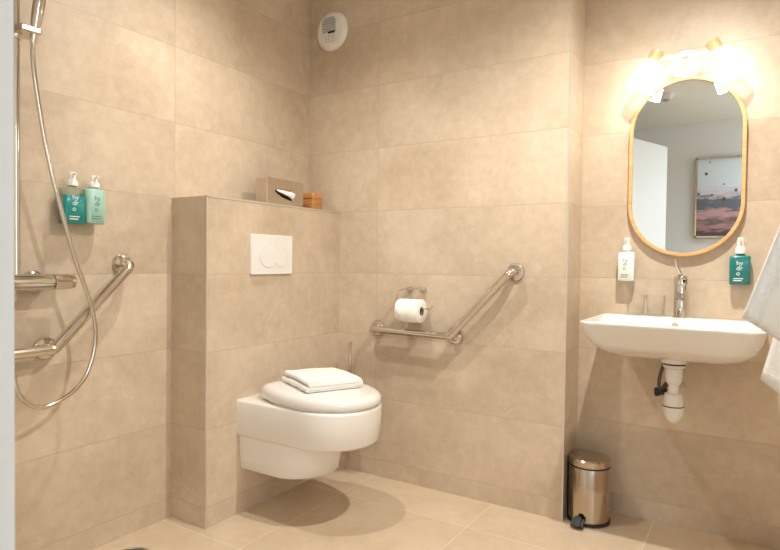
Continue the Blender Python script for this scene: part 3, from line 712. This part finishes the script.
# ------------------------------------------------------------------ pedal bin
cx_, cy_, br_ = -0.554, 2.405, 0.079
pb_ = thing('pedal_bin', 'small polished steel pedal bin on the floor in the corner', 'bin', (cx_, cy_, 0))
link('base_ring', lathe_bm((cx_, cy_, 0.0005), (0, 0, 1), [(0.077, 0), (0.083, 0.002), (0.083, 0.012), (0.079, 0.014)], 48), M['black'], pb_)
link('body', lathe_bm((cx_, cy_, 0.012), (0, 0, 1), [(br_, 0), (br_, 0.209), (br_ - 0.001, 0.211)], 56), M['bronze'], pb_)
link('rim_band', lathe_bm((cx_, cy_, 0.2215), (0, 0, 1), [(br_ + 0.0012, 0), (br_ + 0.0012, 0.006)], 48), M['black'], pb_)
link('lid', lathe_bm((cx_, cy_, 0.227), (0, 0, 1), [(br_ + 0.0005, 0), (br_ + 0.0015, 0.002), (br_ + 0.001, 0.022), (br_ - 0.004, 0.028), (0.060, 0.031), (0.035, 0.033), (0.0, 0.034)], 56), M['bronze'], pb_, angle=25)
bm = bmesh.new(); add_box(bm, cx_ - br_ - 0.0035, cx_ - br_ + 0.012, cy_ - 0.018, cy_ + 0.018, 0.006, 0.244)
link('hinge_spine', bm, M['black'], pb_, smooth=False, bevel=0.003)
pd = Vector((0.22, -0.975, 0)).normalized(); pc = Vector((cx_, cy_, 0)) + pd * br_ * 0.9
pc = Vector((cx_ - 0.002, cy_ - br_ * 0.97, 0)) + Vector((-0.014, 0, 0))
bm = bmesh.new(); add_box(bm, pc.x - 0.010, pc.x + 0.010, pc.y - 0.022, pc.y + 0.012, 0.008, 0.020)
bmp = Matrix.Translation((pc.x, pc.y - 0.028, 0.022)) @ Matrix.Rotation(math.radians(35), 4, 'X')
add_box(bm, -0.024, 0.024, -0.020, 0.016, -0.006, 0.006, mtx=bmp)
add_box(bm, -0.013, 0.013, -0.024, 0.022, 0.004, 0.012, mtx=bmp)
link('pedal', bm, M['black'], pb_, smooth=False, bevel=0.003)

# ------------------------------------------------------------------ hanging towel on the right
hk = thing('towel_arm', 'long steel towel arm on the right wall beside the washbasin', 'towel rail', (XW, 1.30, 1.60))
link('rose', lathe_bm((XW, 1.30, 1.60), (-1, 0, 0), [(0.022, 0), (0.022, 0.006), (0.012, 0.010)], 28), M['chrome'], hk)
link('arm', tube_bm(fillet([(XW - 0.004, 1.30, 1.60), (0.165, 1.30, 1.60), (0.155, 1.30, 1.63)], 0.02), 0.008, 14), M['chrome'], hk)
tx0, ty0 = 0.175, 1.300
bm = bmesh.new()
def sheet(xl_top, xl_mid, xl_bot, z_left, z_right, yoff, ph, xr=0.36):
    rows = []; NU, NV = 44, 40
    for j in range(NV + 1):
        v = j / NV; row = []
        for i in range(NU + 1):
            u = i / NU
            left = xl_top + (xl_mid - xl_top) * min(1, v * 1.0) + (xl_bot - xl_mid) * max(0, v - 0.9) / 0.1
            sp_ = v ** 1.15
            xL_ = tx0 + (xl_bot - tx0) * sp_; xR_ = tx0 + 0.05 + (xr - tx0 - 0.05) * sp_
            x = xL_ + (xR_ - xL_) * u
            zb = z_left + (z_right - z_left) * u
            z = 1.612 + (zb - 1.612) * v - 0.0
            amp = 0.006 + 0.028 * v
            y = ty0 + yoff * min(1, v * 4 + 0.15) + amp * math.sin(u * 15 + ph + 0.5 * v) + 0.006 * noise.noise(Vector((u * 6, v * 5, ph)))
            if v > 0.90 and v < 0.955: y -= 0.0025                         # woven hem band
            row.append(Vector((x, y, z)))
        rows.append(row)
    loft(bm, rows, False, False, closed=False)
sheet(0.16, 0, -0.024, 0.921, 0.70, -0.030, 0.6)
sheet(0.16, 0, 0.010, 0.800, 0.62, 0.030, 2.2)
ht = link('hanging_towel', bm, M['terry'], origin=(tx0, ty0, 0.80), angle=80)
md = ht.modifiers.new('thickness', 'SOLIDIFY'); md.thickness = 0.007; md.offset = 0
tag(ht, 'white bath towel hanging in the foreground at the right edge', 'towel')

# ------------------------------------------------------------------ drain, picture, ceiling fittings
dr = thing('floor_drain', 'round dark steel shower drain set in the floor tiles', 'drain', (-1.800, 1.228, 0))
link('rim', lathe_bm((-1.800, 1.228, 0.0), (0, 0, 1), [(0.062, 0), (0.062, 0.003), (0.056, 0.004), (0.054, 0.001)], 40, False, False), M['steel'], dr)
bm = bmesh.new(); lathe(bm, (-1.800, 1.228, 0.0003), (0, 0, 1), [(0.055, 0), (0.055, 0.002), (0.0, 0.0022)], 40)
link('grate', bm, M['charcoal'], dr)

# balloon photograph on the hall wall (seen in the mirror)
pm, t, b = mat('landscape_print')
tc = t.nodes.new('ShaderNodeTexCoord'); sx = t.nodes.new('ShaderNodeSeparateXYZ'); t.links.new(tc.outputs['Object'], sx.inputs[0])
nz = t.nodes.new('ShaderNodeTexNoise'); nz.inputs['Scale'].default_value = 9; nz.inputs['Detail'].default_value = 6
mp = t.nodes.new('ShaderNodeMapping'); mp.inputs['Scale'].default_value = (1, 1, 4); t.links.new(tc.outputs['Object'], mp.inputs[0]); t.links.new(mp.outputs[0], nz.inputs['Vector'])
ad = t.nodes.new('ShaderNodeMath'); ad.operation = 'MULTIPLY_ADD'; ad.inputs[1].default_value = 0.20; t.links.new(nz.outputs['Fac'], ad.inputs[0]); t.links.new(sx.outputs[2], ad.inputs[2])
rp = t.nodes.new('ShaderNodeValToRGB'); cr = rp.color_ramp
cr.elements[0].position = 0.0; cr.elements[0].color = (0.10, 0.07, 0.09, 1); cr.elements[1].position = 1.0; cr.elements[1].color = (0.74, 0.86, 0.92, 1)
for p_, c_ in ((0.14, (0.10, 0.07, 0.09)), (0.19, (0.52, 0.30, 0.30)), (0.25, (0.16, 0.11, 0.13)), (0.30, (0.60, 0.37, 0.37)), (0.345, (0.52, 0.33, 0.35)), (0.37, (0.14, 0.16, 0.19)), (0.44, (0.16, 0.18, 0.22)), (0.47, (0.50, 0.44, 0.50)), (0.51, (0.70, 0.66, 0.74)), (0.58, (0.72, 0.80, 0.87))):
    e = cr.elements.new(p_); e.color = (*c_, 1)
t.links.new(ad.outputs[0], rp.inputs[0]); t.links.new(rp.outputs[0], b.inputs['Base Color']); b.inputs['Roughness'].default_value = 0.5
PX0, PX1, PZ0, PZ1 = -0.512, 0.03, 1.275, 2.005
pic = thing('framed_picture', 'framed picture of balloons over pink hills, seen in the mirror', 'picture', ((PX0 + PX1) / 2, YH, PZ0))
bm = bmesh.new()
for a in ((PX0, PX0 + 0.014, PZ0, PZ1), (PX1 - 0.014, PX1, PZ0, PZ1), (PX0, PX1, PZ0, PZ0 + 0.014), (PX0, PX1, PZ1 - 0.014, PZ1)):
    add_box(bm, a[0], a[1], YH, YH + 0.035, a[2], a[3])
link('frame', bm, M['steel'], pic, smooth=False)
bm = bmesh.new(); add_box(bm, PX0 + 0.012, PX1 - 0.012, YH + 0.004, YH + 0.024, PZ0 + 0.012, PZ1 - 0.012)
for fx_, fz_, r_ in ((0.16, 0.80, 0.013), (0.21, 0.94, 0.007), (0.42, 0.66, 0.007), (0.25, 0.53, 0.010), (0.43, 0.475, 0.015), (0.05, 0.55, 0.011), (0.60, 0.58, 0.012), (0.75, 0.80, 0.012), (0.86, 0.62, 0.010)):
    x_, z_ = PX0 + fx_ * (PX1 - PX0), PZ0 + fz_ * (PZ1 - PZ0); n0 = len(bm.faces)
    ring = []
    for i in range(16):
        a = 2 * PI * i / 16; dz = math.sin(a); ring.append((x_ + r_ * math.cos(a) * (1 if dz > 0 else 1 - 0.35 * dz * dz), z_ + r_ * (dz if dz > 0 else 1.35 * dz)))
    loft(bm, [[Vector((p, YH + 0.024, q)) for p, q in ring], [Vector((p, YH + 0.0246, q)) for p, q in ring]])
    bm.faces.ensure_lookup_table()
    for f in bm.faces[n0:]: f.material_index = 1
pr = link('print', bm, [pm, plain('balloon_ink', (0.10, 0.09, 0.11), 0.5, noise_amt=0.1)], pic, smooth=False)

sd = thing('smoke_detector', 'round white detector on the ceiling, seen at the top of the mirror', 'smoke detector', (-0.634, 0.02, CEIL))
link('base', lathe_bm((-0.634, 0.02, CEIL), (0, 0, -1), [(0.052, 0), (0.052, 0.012), (0.046, 0.030), (0.036, 0.040), (0.0, 0.042)], 36), M['plastic'], sd)
link('sensor', lathe_bm((-0.634, 0.02, CEIL - 0.040), (0, 0, -1), [(0.024, 0), (0.022, 0.012), (0.0, 0.014)], 28), M['grey'], sd)

def downlight(x, y, label):
    g = thing('ceiling_downlight', label, 'ceiling light', (x, y, CEIL), 'recessed ceiling downlights')
    link('bezel', lathe_bm((x, y, CEIL), (0, 0, -1), [(0.036, -0.004), (0.048, 0), (0.047, 0.004), (0.034, 0.005), (0.032, -0.002)], 36, False, False), M['plastic'], g)
    link('lens', lathe_bm((x, y, CEIL - 0.0005), (0, 0, -1), [(0.032, 0), (0.030, 0.0025), (0.0, 0.003)], 30), M['led'], g)
    return g
LIGHTS = [(-1.39, 1.44), (-0.20, 1.66)]
dl = downlight(*LIGHTS[0], 'recessed round ceiling downlight in front of the shower wall')
hall_fill = dl.copy(); COL.objects.link(hall_fill); hall_fill.location = (0.35, -0.55, CEIL); hall_fill['label'] = 'added ceiling downlight out of view that brightens the hall wall'  # added unseen lamp, brightens the hall and picture in the mirror
for ch in list(dl.children):
    c = ch.copy(); COL.objects.link(c); c.parent = hall_fill
d2 = dl.copy(); COL.objects.link(d2); d2.location = (*LIGHTS[1], CEIL); d2['label'] = 'recessed round ceiling downlight in front of the washbasin'
for ch in list(dl.children):
    c = ch.copy(); COL.objects.link(c); c.parent = d2

# ------------------------------------------------------------------ light
WARM = (1.0, 0.965, 0.895)
def spot(name, loc, energy, size=152, blend=1.0, rad=0.022, col=WARM):
    l = bpy.data.lights.new(name, 'SPOT'); l.energy = energy; l.color = col; l.spot_size = math.radians(size); l.spot_blend = blend; l.shadow_soft_size = rad
    o = bpy.data.objects.new(name, l); COL.objects.link(o); o.location = loc
    return o
spot('downlight_beam', (*LIGHTS[0], CEIL - 0.03), 56, 150, 1.0)
spot('downlight_beam', (*LIGHTS[1], CEIL - 0.03), 124, 158, 0.95)
spot('downlight_beam', (0.35, -0.55, CEIL - 0.03), 34, 160, 1.0, col=(0.84, 0.93, 1.0))  # beam of the added hall lamp, lifts the mirrored hall
l = bpy.data.lights.new('window_daylight', 'AREA'); l.energy = 15; l.color = (0.80, 0.91, 1.0); l.shape = 'RECTANGLE'; l.size = 1.3; l.size_y = 0.7
o = bpy.data.objects.new('window_daylight', l); COL.objects.link(o); o.location = (XH + 0.03, -0.65, 1.45); o.rotation_euler = (0, math.radians(90), 0)
w = bpy.data.worlds.new('world'); SC.world = w; w.use_nodes = True
w.node_tree.nodes['Background'].inputs[0].default_value = (0.75, 0.85, 1.0, 1); w.node_tree.nodes['Background'].inputs[1].default_value = 0.3

# ------------------------------------------------------------------ camera
R_ = Vector((0.8478703, 0.5300625, 0.01223528)); U_ = Vector((-0.02258308, 0.0130483, 0.99965982)); Fw = Vector((-0.52972253, 0.84785818, -0.02303371))
cam = bpy.data.cameras.new('camera'); cam.sensor_width = 36; cam.lens = 36 * F_PX / 780; cam.clip_start = 0.02
cam.dof.use_dof = True; cam.dof.focus_distance = 2.5; cam.dof.aperture_fstop = 5.6
co = bpy.data.objects.new('camera', cam); COL.objects.link(co)
mw = Matrix((R_, U_, -Fw)).transposed().to_4x4(); mw.translation = (0, 0, CAM_H); co.matrix_world = mw
SC.camera = co
SC.view_settings.view_transform = 'Standard'; SC.view_settings.look = 'None'; SC.view_settings.gamma = 1; SC.view_settings.exposure = -0.03
SC.view_settings.use_curve_mapping = False
SC.cycles.use_denoising = True
SC.cycles.max_bounces = 10; SC.cycles.diffuse_bounces = 6; SC.cycles.glossy_bounces = 6; SC.cycles.transparent_max_bounces = 16
SC.cycles.caustics_reflective = False; SC.cycles.caustics_refractive = False
